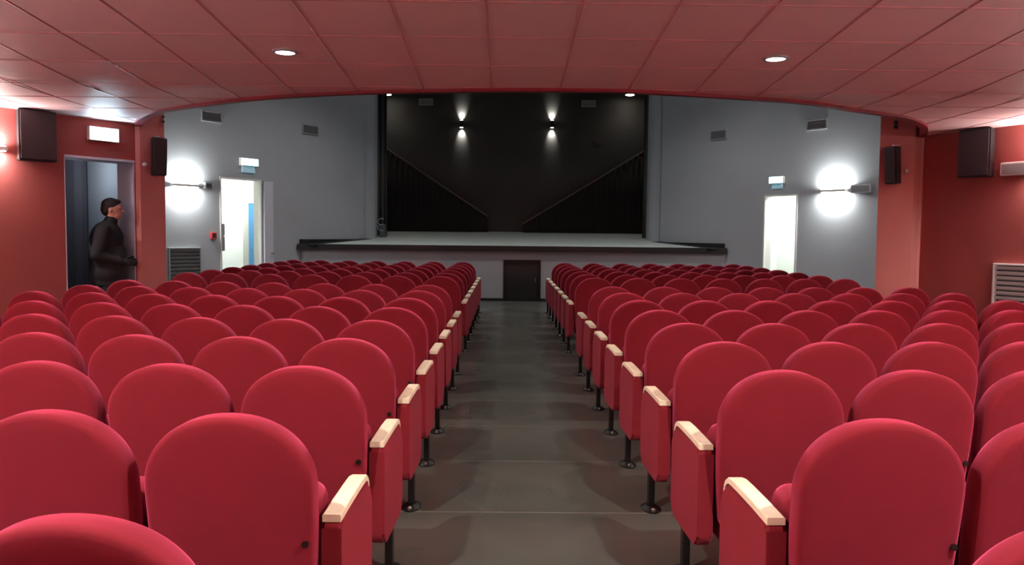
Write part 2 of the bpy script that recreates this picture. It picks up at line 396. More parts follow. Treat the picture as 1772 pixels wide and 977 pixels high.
# black side masks with a sloping top edge
for s, nm, xo, xi, zo, zi in ((-1, 'left', -3.9, -0.62, 4.0, 1.86), (1, 'right', 4.1, 0.30, 4.0, 1.68)):
    t = thing('stage_drape', 'black pleated stage drape with diagonal top edge, %s side of the stage' % nm, 'curtain', (0, 21.2, stz(21.2)), group='diagonal drapes at the back of the stage')
    y0 = 0.0; zb = stz(21.2)
    zt = lambda x: zo+(zi-zo)*(x-xo)/(xi-xo)-zb
    bm = bmesh.new(); pleated(bm, min(xo, xi), max(xo, xi), 0.0, lambda x: 0.01, zt, amp=0.016, n=160); mesh_obj('drape', bm, M['drape'], t, smooth=True)
    bm = bmesh.new(); cyl(bm, (xo, -0.03, zt(xo)+0.01), (xi, -0.03, zt(xi)+0.01), 0.022, n=8); mesh_obj('rail', bm, M['rail'], t)
for s, nm, xa, xb in ((-1, 'left', -3.66, -3.02), (1, 'right', 3.16, 3.75)):
    t = thing('leg_curtain', 'narrow dark grey leg curtain hanging just inside the %s edge of the stage opening' % nm, 'curtain', (0, 19.62, stz(19.62)), group='leg curtains beside the stage opening')
    bm = bmesh.new(); pleated(bm, xa, xb, 0, lambda x: 0.01, lambda x: 3.85, amp=0.03, per=0.11, n=60); mesh_obj('cloth', bm, M['leg'], t, smooth=True)
    bm = bmesh.new(); cyl(bm, (xa-0.03, 0, 3.87), (xb+0.03, 0, 3.87), 0.018, n=8); mesh_obj('batten', bm, M['black_metal'], t)
# coiled rope and gear at the foot of the left leg curtain
t = thing('rope_gear', 'tangle of dark rope and pulley box low by the left stage opening edge', 'rope', (-3.06, 19.2, stz(19.2)))
bm = bmesh.new(); bx(bm, -0.07, 0.07, -0.05, 0.05, 0.0, 0.30, 0.01); mesh_obj('pulley_box', bm, M['leg'], t)
bm = bmesh.new()
rp = [Vector((-0.04+0.07*math.sin(i*0.9), -0.065, 0.12+0.02*i+0.04*math.cos(i*0.9))) for i in range(18)]
for a, b in zip(rp, rp[1:]): cyl(bm, a, b, 0.008, n=6)
mesh_obj('rope', bm, M['grille'], t)

# ------------------------------------------------------------------ stage back wall lights and grilles
def updown_spot(x, z, lab):
    t = thing('wall_spotlight', lab, 'wall light', (x, YBK, z), group='up and down spotlights on the stage back wall')
    bm = bmesh.new(); cyl(bm, (0, -0.15, -0.09), (0, -0.15, 0.09), 0.05, n=20); bx(bm, -0.02, 0.02, -0.13, 0, -0.03, 0.03); mesh_obj('lamp_body', bm, M['black_metal'], t)
    for sgn in (1, -1):
        bm = bmesh.new(); cyl(bm, (0, -0.15, 0.0905*sgn), (0, -0.15, 0.096*sgn), 0.04, n=16); mesh_obj('lens', bm, M['lens'], t)
        lamp('SPOT', 'beam', (0, -0.09, 0.102*sgn), 42, (1, 0.99, 0.96), rot=(PI-0.60 if sgn > 0 else 0.60, 0, 0), size=0.02, spot=1.25, blend=1.0, parent=t)
updown_spot(-1.335, 4.28, 'left one of two black spotlights lighting up and down the stage back wall')
updown_spot(1.038, 4.30, 'right one of two black spotlights lighting up and down the stage back wall')
def grille(name, lab, loc, rz, wd, ht, m, group=None, nsl=7, depth=0.03):
    t = thing(name, lab, 'vent', loc, rz, group)     # local -Y faces the room
    bm = bmesh.new(); f = 0.022
    bx(bm, -wd/2, wd/2, -depth, 0, ht/2-f, ht/2, 0.003); bx(bm, -wd/2, wd/2, -depth, 0, -ht/2, -ht/2+f, 0.003)
    bx(bm, -wd/2, -wd/2+f, -depth, 0, -ht/2+f, ht/2-f, 0.003); bx(bm, wd/2-f, wd/2, -depth, 0, -ht/2+f, ht/2-f, 0.003)
    mesh_obj('vent_frame', bm, m, t)
    bm = bmesh.new(); bx(bm, -wd/2+f, wd/2-f, -0.004, 0.0, -ht/2+f, ht/2-f); mesh_obj('vent_back', bm, M['grilledark'], t)
    bm = bmesh.new()
    for i in range(nsl):
        z = -ht/2+f+(ht-2*f)*(i+0.5)/nsl; h = (ht-2*f)/nsl
        bx(bm, -wd/2+f, wd/2-f, -0.001, 0.001, -h*0.42, h*0.42, mtx=Matrix.Translation((0, -depth*0.55, z)) @ Matrix.Rotation(0.75, 4, 'X'))
    mesh_obj('slats', bm, m, t)
    return t
grille('vent_grille', 'small grey grille high on the stage back wall, left of the spotlights', (-2.28, YBK, 4.86), 0, 0.37, 0.18, M['grille'], 'small grilles on the stage back wall', 4)
grille('vent_grille', 'small grey grille high on the stage back wall, right of the spotlights', (2.0, YBK, 4.86), 0, 0.37, 0.18, M['grille'], 'small grilles on the stage back wall', 4)
for x, zl, lab in ((-3.24, 5.16, 'round downlight in the stage ceiling above the left drape'), (3.02, 5.22, 'round downlight in the stage ceiling above the right drape')):
    t = thing('stage_downlight', lab, 'ceiling light', (x, 21.1, zl), group='downlights in the stage ceiling')
    bm = bmesh.new(); cyl(bm, (0, 0, -0.19), (0, 0, -0.02), 0.13, n=24); cyl(bm, (0, 0, -0.02), (0, 0, 5.24-zl), 0.02, n=10); mesh_obj('housing', bm, M['black_metal'], t)
    bm = bmesh.new(); cyl(bm, (0, 0, -0.198), (0, 0, -0.1905), 0.11, n=24); mesh_obj('lens', bm, M['lens'], t)
    lamp('SPOT', 'beam', (0, 0, -0.21), 8, (1, 0.97, 0.93), size=0.1, spot=2.2, blend=0.9, parent=t)
t = thing('wall_bracket', 'small bent metal bracket on the stage back wall, right of the right spotlight', 'bracket', (2.264, YBK, 3.82))
bm = bmesh.new(); cyl(bm, (-0.14, -0.02, 0.10), (0.12, -0.03, 0.0), 0.009, n=6); cyl(bm, (-0.14, -0.02, -0.06), (0.12, -0.03, 0.09), 0.009, n=6); mesh_obj('arms', bm, M['rail'], t)
bm = bmesh.new(); bx(bm, -0.02, 0.02, -0.02, 0, -0.02, 0.06); mesh_obj('plate', bm, M['rail'], t)

# ------------------------------------------------------------------ fittings on the grey walls
def face_frame(P, Q, x, side):
    p, a, s = on_wall(P, Q, x)
    return p, (a if side > 0 else a+PI)
# local -Y must point into the room: left wall P->Q heads (+x,+y), room on its right (-Y local) ; right wall heads (-x,+y), room on its left
def vent_hall(P, Q, x, z, side, lab):
    p, a = face_frame(P, Q, x, side); grille('vent_grille', lab, (p.x, p.y, z), a, 0.44, 0.20, M['grille'], 'air vents high on the grey walls', 5)
vent_hall(GL0, GL1, -5.68, 3.55, 1, 'upper air vent on the left grey wall, left of and above the doorway')
vent_hall(GL0, GL1, -4.325, 3.58, 1, 'air vent on the left grey wall, nearest the stage')
vent_hall(GR0, GR1, 4.36, 3.56, -1, 'air vent on the right grey wall, nearest the stage')
vent_hall(GR0, GR1, 5.69, 3.53, -1, 'upper air vent on the right grey wall, above the wall light')
p, a = face_frame(GL0, GL1, -6.02, 1)
grille('wall_louvre', 'large low grey louvre on the left grey wall beside the red pillar', (p.x, p.y, 0.78), a, 0.66, 0.66, M['grille'], None, 9, 0.05)
def sconce(P, Q, x, z, side, lab, wd=0.52, power=P_SCONCE, down=1.0, group='white up and down wall lights'):
    p, a = face_frame(P, Q, x, side)
    t = thing('wall_light', lab, 'wall light', (p.x, p.y, z), a, group)
    bm = bmesh.new(); bx(bm, -wd/2, wd/2, -0.10, -0.02, -0.022, 0.022, 0.006); bx(bm, -0.06, 0.06, -0.03, 0, -0.02, 0.02); mesh_obj('lamp_body', bm, M['white'], t)
    for sgn in (1, -1):
        z0, z1 = (0.0225, 0.030) if sgn > 0 else (-0.030, -0.0225)
        bm = bmesh.new(); bx(bm, -wd/2+0.02, wd/2-0.02, -0.09, -0.03, z0, z1); mesh_obj('diffuser', bm, M['tube'], t)
        lamp('AREA', 'beam', (0, -0.06, 0.034*sgn), power*(1 if sgn > 0 else down), (1, 0.98, 0.94), rot=(PI if sgn > 0 else 0, 0, 0), size=wd-0.04, size_y=0.05, parent=t)
    return t
sconce(GL0, GL1, -6.01, 2.24, 1, 'white wall light on the left grey wall beside the pillar')
sconce(GR0, GR1, 5.93, 2.275, -1, 'white wall light on the right grey wall between doorway and pillar')
def sign(P, Q, x, z, side, wd, ht, face, lab, drop=0.0):
    p, a = face_frame(P, Q, x, side)
    t = thing('exit_sign', lab, 'sign', (p.x, p.y, z), a)
    bm = bmesh.new(); bx(bm, -wd/2, wd/2, -0.06, 0, -ht/2, ht/2, 0.006); mesh_obj('sign_case', bm, M['white'], t)
    bm = bmesh.new(); bx(bm, -wd/2+0.01, wd/2-0.01, -0.066, -0.0602, -ht/2+0.01, ht/2-0.01); mesh_obj('sign_face', bm, face, t)
    if drop:
        bm = bmesh.new(); bx(bm, -wd*0.36, wd*0.36, -0.03, 0, -ht/2-drop, -ht/2-0.004, 0.003); mesh_obj('sign_panel', bm, M['exitgreen'], t)
    return t, a
t, a = sign(GL0, GL1, -5.22, 2.77, 1, 0.42, 0.15, M['exit2'], 'glowing pale exit sign above the left grey-wall doorway', 0.13)
lamp('AREA', 'glow', (0, -0.08, 0), 9, (0.35, 0.8, 1), rot=(-PI/2, 0, 0), size=0.4, size_y=0.14, parent=t)
t, a = sign(GR0, GR1, 5.215, 2.535, -1, 0.34, 0.14, M['exit2'], 'glowing pale exit sign above the right grey-wall doorway', 0.10)
lamp('AREA', 'glow', (0, -0.08, 0), 9, (0.35, 0.8, 1), rot=(-PI/2, 0, 0), size=0.3, size_y=0.12, parent=t)
# emergency lamps
def emergency(P, Q, x, z, side, wd, ht, m, lab, depth=0.09):
    p, a = face_frame(P, Q, x, side)
    t = thing('emergency_lamp', lab, 'emergency light', (p.x, p.y, z), a)
    bm = bmesh.new(); bx(bm, -wd/2, wd/2, -depth, 0, -ht/2, ht/2, 0.012); mesh_obj('lamp_case', bm, m, t)
    bm = bmesh.new(); bx(bm, -wd/2+0.025, wd/2-0.025, -depth-0.008, -depth-0.0005, -ht/2+0.022, ht/2-0.022, 0.003); mesh_obj('lamp_cover', bm, M['grille'] if m is M['white'] else M['grilledark'], t)
    return t
emergency(GR0, GR1, 6.235, 2.29, -1, 0.40, 0.15, M['white'], 'white emergency lamp box beside the right wall light')
t = emergency(GL0, GL1, -5.75, 2.26, 1, 0.16, 0.12, M['grille'], 'small grey emergency lamp with side arm beside the left wall light')
bm = bmesh.new(); cyl(bm, (0.08, -0.05, 0.0), (0.17, -0.05, 0.01), 0.014, n=8); cyl(bm, (-0.08, -0.05, 0.0), (-0.15, -0.05, -0.01), 0.012, n=8); mesh_obj('arm', bm, M['grille'], t)
p, a = face_frame(GL0, GL1, -5.675, 1)
t = thing('fire_alarm_button', 'small red fire alarm call point left of the left grey-wall doorway', 'fire alarm', (p.x, p.y, 1.33), a)
bm = bmesh.new(); bx(bm, -0.055, 0.055, -0.045, 0, -0.06, 0.06, 0.006); mesh_obj('case', bm, M['firered'], t)
bm = bmesh.new(); bx(bm, -0.03, 0.03, -0.05, -0.0455, -0.03, 0.03, 0.001); mesh_obj('push_panel', bm, M['plastic'], t)

# doorway frames and lobbies
def frame_mesh(w_, h, th, dep, m, name, loc, rz):
    bm = bmesh.new(); bx(bm, 0, th, -0.012, dep, 0, h); bx(bm, w_-th, w_, -0.012, dep, 0, h); bx(bm, th, w_-th, -0.012, dep, h-th, h)
    o = mesh_obj(name, bm, m); o.location = loc; o.rotation_euler = (0, 0, rz); return struct(o)
frame_mesh(sb-sa, 2.45, 0.03, 0.2, M['white'], 'door_2', (pa.x, pa.y, 0), aGL)
o = frame_mesh(sd-sc, 2.25, 0.03, 0.2, M['white'], 'door_3', (pd.x, pd.y, 0), aGR+PI)
# left lobby
dL = (Vector(GL1)-Vector(GL0)).normalized(); nL = Vector((-dL.y, dL.x))
def lobby(tag_, p0, p1, n_, d_, depth, ext, col):
    a = p0-d_*ext[0]+n_*0.2; b = p1+d_*ext[1]+n_*0.2; c = b+n_*depth; e = a+n_*depth
    bm = bmesh.new()
    for u, v in ((b, c), (c, e), (e, a)):
        k = (v-u).normalized(); m_ = Vector((-k.y, k.x)); cen = (a+b+c+e)/4
        if (u+m_*0.1-cen).length < (u-cen).length: m_ = -m_
        prism(bm, [(u.x, u.y), (v.x, v.y), (v.x+m_.x*0.1, v.y+m_.y*0.1), (u.x+m_.x*0.1, u.y+m_.y*0.1)], 0, 2.8)
    struct(mesh_obj('wall_lobby_%s' % tag_, bm, col))
    bm = bmesh.new(); prism(bm, [(q.x, q.y) for q in (a, b, c, e)], 2.7, 2.8); struct(mesh_obj('ceiling_lobby_%s' % tag_, bm, col))
    bm = bmesh.new(); prism(bm, [(q.x, q.y) for q in (a, b, c, e)], -0.1, 0.0); struct(mesh_obj('floor_lobby_%s' % tag_, bm, M['floor']))
    cen = (a+b+c+e)/4
    t = thing('lobby_ceiling_light', 'round white ceiling light in the lobby seen through the %s grey-wall doorway' % tag_, 'ceiling light', (cen.x, cen.y, 2.7))
    bm = bmesh.new(); cyl(bm, (0, 0, -0.05), (0, 0, 0), 0.16, n=24); mesh_obj('lamp_shade', bm, M['tube'], t)
    lamp('POINT', 'glow', (0, 0, -0.15), P_LOBBY, (0.95, 1, 0.96), size=0.12, parent=t)
    return a, b, c, e
a, b, c, e = lobby('left', pa, pb, nL, dL, 1.5, (0.4, 2.1), M['lobby'])
# inner door in the lobby's far wall
cn = (Vector((-5.62, 17.35)))
bk = c-(c-e)*0.0
dr = thing('inner_door', 'blue door ajar in a pale frame inside the left lobby', 'door', (c.x-dL.x*1.11-nL.x*0.01, c.y-dL.y*1.11-nL.y*0.01, 0), aGL)
bm = bmesh.new(); bx(bm, -0.10, 0.0, -0.06, 0, 0, 2.12); bx(bm, 0.80, 0.90, -0.06, 0, 0, 2.12); bx(bm, 0.0, 0.80, -0.06, 0, 2.04, 2.12); mesh_obj('door_frame', bm, M['beige'], dr)
bm = bmesh.new(); bx(bm, 0.01, 0.79, -0.045, -0.005, 0.01, 2.03, 0.004); mesh_obj('door_leaf', bm, M['blue'], dr)
bm = bmesh.new(); cyl(bm, (0.08, -0.09, 1.02), (0.19, -0.09, 1.02), 0.009, n=8); cyl(bm, (0.08, -0.09, 1.02), (0.08, -0.04, 1.02), 0.009, n=8); mesh_obj('door_handle', bm, M['steel'], dr)
dR = (Vector(GR1)-Vector(GR0)).normalized(); nR = Vector((dR.y, -dR.x))
lobby('right', pc, pd, nR, dR, 1.4, (0.9, 0.9), M['lobby'])
# open door leaf folded against the grey wall right of the left doorway
t = thing('open_door_leaf', 'pale blue-grey door leaf folded open against the wall right of the left doorway', 'door', (pb.x+dL.x*0.02, pb.y+dL.y*0.02, 0), aGL)
bm = bmesh.new(); bx(bm, 0.01, 0.23, -0.06, -0.015, 0.015, 2.42, 0.004); mesh_obj('door_leaf', bm, M['jamb'], t)
bm = bmesh.new(); cyl(bm, (0.13, -0.10, 0.98), (0.21, -0.10, 0.98), 0.008, n=8); cyl(bm, (0.21, -0.10, 0.98), (0.21, -0.055, 0.98), 0.008, n=8); mesh_obj('door_handle', bm, M['steel'], t)
t = thing('door_latch_box', 'slim grey latch box on the left jamb of the left grey-wall doorway', 'latch', (pa.x, pa.y, 1.30), aGL)
bm = bmesh.new(); bx(bm, 0.031, 0.10, -0.01, 0.05, -0.26, 0.26, 0.008); mesh_obj('latch_case', bm, M['grille'], t)
bm = bmesh.new(); bx(bm, 0.045, 0.075, -0.045, -0.0105, -0.03, 0.03, 0.004); mesh_obj('latch_lever', bm, M['steel'], t)

# ------------------------------------------------------------------ fittings on the red walls
def speaker_box(name, lab, loc, rz, wd, ht, dp, bracket=True, tilt=0.0, group=None):
    t = thing(name, lab, 'speaker', loc, rz, group)
    rot = Matrix.Rotation(tilt, 4, 'X')
    bm = bmesh.new()
    pts = [(-wd/2, -dp), (wd/2, -dp), (wd*0.36, -0.03), (-wd*0.36, -0.03)]
    prism(bm, pts, -ht/2, ht/2); bmesh.ops.bevel(bm, geom=list(bm.edges), offset=0.008, segments=2, affect='EDGES')
    bmesh.ops.transform(bm, matrix=rot, verts=bm.verts); mesh_obj('cabinet', bm, M['speaker'], t)
    bm = bmesh.new(); bx(bm, -wd/2+0.015, wd/2-0.015, -dp-0.012, -dp-0.0005, -ht/2+0.015, ht/2-0.015, 0.004)
    bmesh.ops.transform(bm, matrix=rot, verts=bm.verts); mesh_obj('grille', bm, M['speakergrille'], t)
    bm = bmesh.new(); bx(bm, -0.03, 0.03, -0.04, 0, -0.06, 0.06, 0.004)
    if bracket: bx(bm, -0.02, 0.02, -dp*0.7, 0, ht/2+0.004, ht/2+0.016)
    mesh_obj('bracket', bm, M['white'] if bracket else M['black_metal'], t)
    return t
p, a = face_frame(LP, LQ, -5.335, 1)
speaker_box('wall_speaker', 'large black speaker box high on the left red wall', (p.x, p.y, 2.42), a, 0.40, 0.54, 0.20, False, group='large speakers on the red walls')
p, a = face_frame(RP, RQ, 5.44, -1)
speaker_box('wall_speaker', 'large black speaker box high on the right red wall', (p.x, p.y, 2.41), a, 0.40, 0.55, 0.20, False, group='large speakers on the red walls')
aP = math.atan2(10.22-9.94, -4.46+4.60)
speaker_box('pillar_speaker', 'slim speaker on a pale bracket on the left pillar', (-4.50, 10.14, 2.33), aP-0.35, 0.18, 0.46, 0.15, True, 0.08, 'slim speakers on the pillars')
aQ = math.atan2(10.10-10.25, 4.93-4.56)
speaker_box('pillar_speaker', 'slim speaker on a pale bracket on the right pillar', (4.765, 10.17, 2.33), aQ-0.75, 0.18, 0.46, 0.15, True, 0.08, 'slim speakers on the pillars')
def sensor(x, y, z, rz, lab):
    t = thing('wall_sensor', lab, 'sensor', (x, y, z), rz, 'small white sensors on the pillars')
    bm = bmesh.new(); cyl(bm, (0, 0, 0), (0, -0.02, 0), 0.028, n=16); mesh_obj('sensor_base', bm, M['white'], t)
    bm = bmesh.new(); bmesh.ops.create_uvsphere(bm, u_segments=16, v_segments=10, radius=0.024, matrix=Matrix.Translation((0, -0.026, 0))); mesh_obj('sensor_dome', bm, M['white'], t, smooth=True)
sensor(-4.575, 9.985, 2.22, aP, 'small white dome sensor on the left pillar beside the slim speaker')
sensor(4.85, 10.137, 2.25, aQ, 'small white dome sensor on the right pillar beside the slim speaker')
def hook(x, y, z, rz, lab):
    t = thing('cable_clamp', lab, 'clamp', (x, y, z), rz, 'dark cable clamps near the tops of the pillars')
    bm = bmesh.new(); cyl(bm, (0, 0, 0.03), (0, -0.05, 0.03), 0.014, n=10); cyl(bm, (0, 0, -0.03), (0, -0.05, -0.03), 0.014, n=10); mesh_obj('pegs', bm, M['plastic'], t)
    bm = bmesh.new(); bx(bm, -0.02, 0.02, -0.012, 0, -0.05, 0.05, 0.003); mesh_obj('plate', bm, M['grilledark'], t)
hook(-4.46, 10.225, 2.80, aP, 'small dark cable clamp high on the edge of the left pillar')
hook(4.72, 10.185, 2.83, aQ, 'small dark cable clamp high on the face of the right pillar')
t, a = sign(LP, LQ, -4.885, 2.53, 1, 0.36, 0.16, M['exit'], 'glowing white exit sign above the doorway where a person stands')
lamp('AREA', 'glow', (0, -0.08, 0.0), 3.2, (0.5, 0.82, 1), rot=(-PI/2, 0, 0), size=0.34, size_y=0.15, parent=t)
p, a = face_frame(RP, RQ, 5.60, -1)
emergency(RP, RQ, 5.625, 2.21, -1, 0.36, 0.15, M['white'], 'white emergency lamp box on the right red wall below the large speaker')
p, a = face_frame(RP, RQ, 5.615, -1)
grille('wall_louvre', 'white-framed louvre low on the right red wall at the picture edge', (RP[0]+0.06, RP[1]-0.13, 0.83), a, 0.78, 0.62, M['white'], None, 10, 0.05)
sconce(LN, LP, -5.62, 2.26, 1, 'white wall light on the left red wall beyond the large speaker, nearest the camera', power=13)
sconce(RN, RP, 5.83, 2.26, -1, 'white wall light on the right red wall beyond the large speaker, nearest the camera', power=13)

# ------------------------------------------------------------------ downlights
def downlight(x, y, lab, power=P_DOWN, z=None):
    z = zceil(y) if z is None else z
    t = thing('downlight', lab, 'ceiling light', (x, y, z), group='round downlights in the red ceiling')
    bm = bmesh.new()
    R0, R1 = 0.095, 0.072
    vs = []
    for r, zz in ((R1, 0.004), (R1, -0.012), (R0, -0.008), (R0, 0.004)):
        vs.append([bm.verts.new((r*math.cos(2*PI*i/32), r*math.sin(2*PI*i/32), zz)) for i in range(32)])
    for k in range(4):
        A, B = vs[k], vs[(k+1) % 4]
        for i in range(32): bm.faces.new((A[i], A[(i+1) % 32], B[(i+1) % 32], B[i]))
    mesh_obj('trim_ring', bm, M['grille'], t, smooth=True)
    bm = bmesh.new(); cyl(bm, (0, 0, -0.009), (0, 0, -0.003), 0.071, n=32); mesh_obj('lens', bm, M['lens'], t)
    lamp('SPOT', 'beam', (0, 0, -0.05), power, (1, 0.93, 0.84), size=0.05, spot=2.75, blend=0.6, parent=t)
downlight(-1.83, 6.23, 'lit round downlight in the red ceiling, left of the aisle')
downlight(1.90, 6.245, 'lit round downlight in the red ceiling, right of the aisle')
for x, y, q in ((-1.75, 1.2, 190), (1.75, 1.2, 190)):
    downlight(x, y, 'round downlight in the red ceiling overhead, outside the picture', q)
lamp('POINT', 'corridor_fill', (-5.75, 10.6, 2.2), 5.0, (0.8, 0.88, 1), size=0.1)  # added fill that brightens the corridor, no fixture behind it
for (P, Q, x, lab) in (((-5.95, -2.4), LN, -5.925, 'white fill light added on the left red wall outside the picture, midway'), ((6.05, -2.4), RN, 6.015, 'white fill light added on the right red wall outside the picture, midway'),
                  ((-5.95, -2.4), LN, -5.943, 'white fill light added on the left red wall outside the picture, near the rear'), ((6.05, -2.4), RN, 6.041, 'white fill light added on the right red wall outside the picture, near the rear')):
    sconce(P, Q, x, 2.3, 1 if x < 0 else -1, lab, power=235, down=0.06)  # unseen wall lights, added to throw more light up at the red ceiling
for x, y in ((-3.2, 11.5), (3.2, 11.5), (-2.6, 15.0), (2.6, 15.0)):
    t = thing('hall_downlight', 'round downlight in the high hall ceiling, hidden above the balcony edge', 'ceiling light', (x, y, HALL_Z), group='downlights in the high hall ceiling')
    bm = bmesh.new(); cyl(bm, (0, 0, -0.06), (0, 0, 0), 0.16, n=24); mesh_obj('housing', bm, M['white'], t)
    bm = bmesh.new(); cyl(bm, (0, 0, -0.066), (0, 0, -0.0605), 0.14, n=24); mesh_obj('lens', bm, M['lens'], t)
    lamp('SPOT', 'beam', (0, 0, -0.09), P_HALL, (1, 0.96, 0.92), size=0.1, spot=2.4, blend=0.8, parent=t)

# ------------------------------------------------------------------ cinema seats
SEAT_H = 0.921; HALF = 0.2325
def back_outline():
    pts = []; zs = 0.715; a, b, n_ = HALF, SEAT_H-zs, 2.15
    for i in range(33):      # crown, from right shoulder over the top to the left one
        th = PI*i/32; c, s = math.cos(th), math.sin(th)
        pts.append((a*math.copysign(abs(c)**(2/n_), c), zs+b*abs(s)**(2/n_)))
    low = [(0.62, 0.231), (0.5, 0.226), (0.42, 0.220)]
    r, cx, cz = 0.075, 0.138, 0.35
    low += [(cz-r*math.sin(PI/2*i/7), cx+r*math.cos(PI/2*i/7)) for i in range(8)]
    for z, x in low: pts.append((-x, z))
    for z, x in reversed(low): pts.append((x, z))
    return pts
def pillow(outline, rings, lean=0.0, zref=0.0):
    bm = bmesh.new(); n = len(outline); P = [Vector(p) for p in outline]
    cen = Vector((sum(p.x for p in P)/n, sum(p.y for p in P)/n)); nr = []
    for i in range(n):
        d = P[(i+1) % n]-P[i-1]; d.normalize(); nr.append(Vector((-d.y, d.x)))
    if (P[8]+nr[8]*0.01-cen).length > (P[8]-cen).length: nr = [-q for q in nr]
    R = []
    for ins, y in rings:
        L = []
        for p, q in zip(P, nr):
            if ins >= 1: w = cen+(p-cen)*(2-ins)      # 1..2 = shrink towards the centre
            else: w = p+q*ins
            L.append(bm.verts.new((w.x, y+lean*(w.y-zref), w.y)))
        R.append(L)
    for a, b in zip(R, R[1:]):
        for i in range(n): bm.faces.new((a[i], a[(i+1) % n], b[(i+1) % n], b[i]))
    for L, y in ((R[0], rings[0][1]), (R[-1], rings[-1][1])):
        v = bm.verts.new((cen.x, y+lean*(cen.y-zref), cen.y))
        for i in range(n): bm.faces.new((L[i], L[(i+1) % n], v))
    return bm
# back: rear face at y<0 side, the crown's top near y = 0
bo = back_outline()
seat_meshes = {}
rings = [(1.6, -0.0475), (1.35, -0.0465), (0.05, -0.0445), (0.020, -0.0435), (0.009, -0.040), (0.003, -0.034), (0.0, -0.024), (0.0, 0.0), (0.0, 0.026), (0.008, 0.042), (0.022, 0.051), (0.05, 0.057), (1.4, 0.064), (1.65, 0.067)]
def build_back(): return pillow(bo, rings, lean=-0.13, zref=SEAT_H)
def build_cushion():
    pts = []
    w_, z0, z1, r = 0.212, 0.215, 0.665, 0.06
    for cx, cz, a0 in ((w_-r, z1-r, 0), (-w_+r, z1-r, PI/2), (-w_+r, z0+r, PI), (w_-r, z0+r, 1.5*PI)):
        for i in range(7):
            th = a0+PI/2*i/6; pts.append((cx+r*math.cos(th), cz+r*math.sin(th)))
    return pillow(pts, [(1.5, 0.105), (0.03, 0.105), (0.008, 0.113), (0.0, 0.14), (0.0, 0.22), (0.006, 0.25), (0.025, 0.27), (1.4, 0.28)], lean=0.08, zref=0.33)
def rounded_panel(x, th, y0, y1, z0, z1, r_bot, r_top):
    bm = bmesh.new(); pts = []
    for cy, cz, r, a0 in ((y1-r_top, z1-r_top, r_top, 0), (y0+0.02, z1-0.02, 0.02, PI/2), (y0+r_bot, z0+r_bot, r_bot, PI), (y1-r_bot, z0+r_bot, r_bot, 1.5*PI)):
        for i in range(7):
            t_ = a0+PI/2*i/6; pts.append((cy+r*math.cos(t_), cz+r*math.sin(t_)))
    A = [bm.verts.new((x-th/2, a, b)) for a, b in pts]; B = [bm.verts.new((x+th/2, a, b)) for a, b in pts]; n = len(pts)
    fa, fb = bm.faces.new(A), bm.faces.new(B[::-1])
    for i in range(n): bm.faces.new((A[i], A[(i+1) % n], B[(i+1) % n], B[i]))
    ed = list(fa.edges)+list(fb.edges)
    bmesh.ops.bevel(bm, geom=ed, offset=0.012, segments=3, affect='EDGES')
    return bm
def wood_arm(x):
    bm = bmesh.new(); w_ = 0.0265; th = 0.022
    path = [(0.075, 0.612), (0.20, 0.618), (0.34, 0.622), (0.41, 0.622), (0.445, 0.617), (0.47, 0.604), (0.487, 0.585), (0.497, 0.560), (0.502, 0.535)]
    n = len(path); R = []
    for i, (y, z) in enumerate(path):
        a = Vector(path[max(i-1, 0)]); b = Vector(path[min(i+1, n-1)]); d = (b-a).normalized(); q = Vector((-d.y, d.x))
        ww = w_*(1.0 if i < 4 else 1.0-0.04*(i-3)); tt = th*(1 if i < 4 else max(0.4, 1-0.12*(i-3)))
        ring_ = []
        for sx, st in ((-1, -1), (1, -1), (1, 0.75), (0.85, 1), (-0.85, 1), (-1, 0.75)):
            ring_.append(bm.verts.new((x+sx*ww, y+q.x*tt/2*st, z+q.y*tt/2*st)))
        R.append(ring_)
    for a, b in zip(R, R[1:]):
        for k in range(6): bm.faces.new((a[k], b[k], b[(k+1) % 6], a[(k+1) % 6]))
    bm.faces.new(R[0][::-1]); bm.faces.new(R[-1]); return bm
def leg_bm(x):
    bm = bmesh.new(); bx(bm, x-0.016, x+0.016, 0.33, 0.375, 0.012, 0.27, 0.004)
    # flared foot
    pts0 = [(x+0.05*math.cos(2*PI*i/20), 0.3525+0.085*math.sin(2*PI*i/20)) for i in range(20)]
    pts1 = [(x+0.024*math.cos(2*PI*i/20), 0.3525+0.045*math.sin(2*PI*i/20)) for i in range(20)]
    for p0, p1, a, b in ((pts0, pts0, 0.0, 0.006), (pts0, pts1, 0.006, 0.022)):
        A = [bm.verts.new((q[0], q[1], a)) for q in p0]; B = [bm.verts.new((q[0], q[1], b)) for q in p1]
        for i in range(20): bm.faces.new((A[i], A[(i+1) % 20], B[(i+1) % 20], B[i]))
        bm.faces.new(A[::-1]); bm.faces.new(B)
    return bm
def bolt_bm(x):
    bm = bmesh.new(); bmesh.ops.create_uvsphere(bm, u_segments=12, v_segments=8, radius=0.013, matrix=Matrix.Translation((x, 0.285, 0.016))); return bm
protos = {}
def wn(o):
    m_ = o.modifiers.new('normals', 'WEIGHTED_NORMAL'); m_.weight = 90; m_.keep_sharp = True; return o
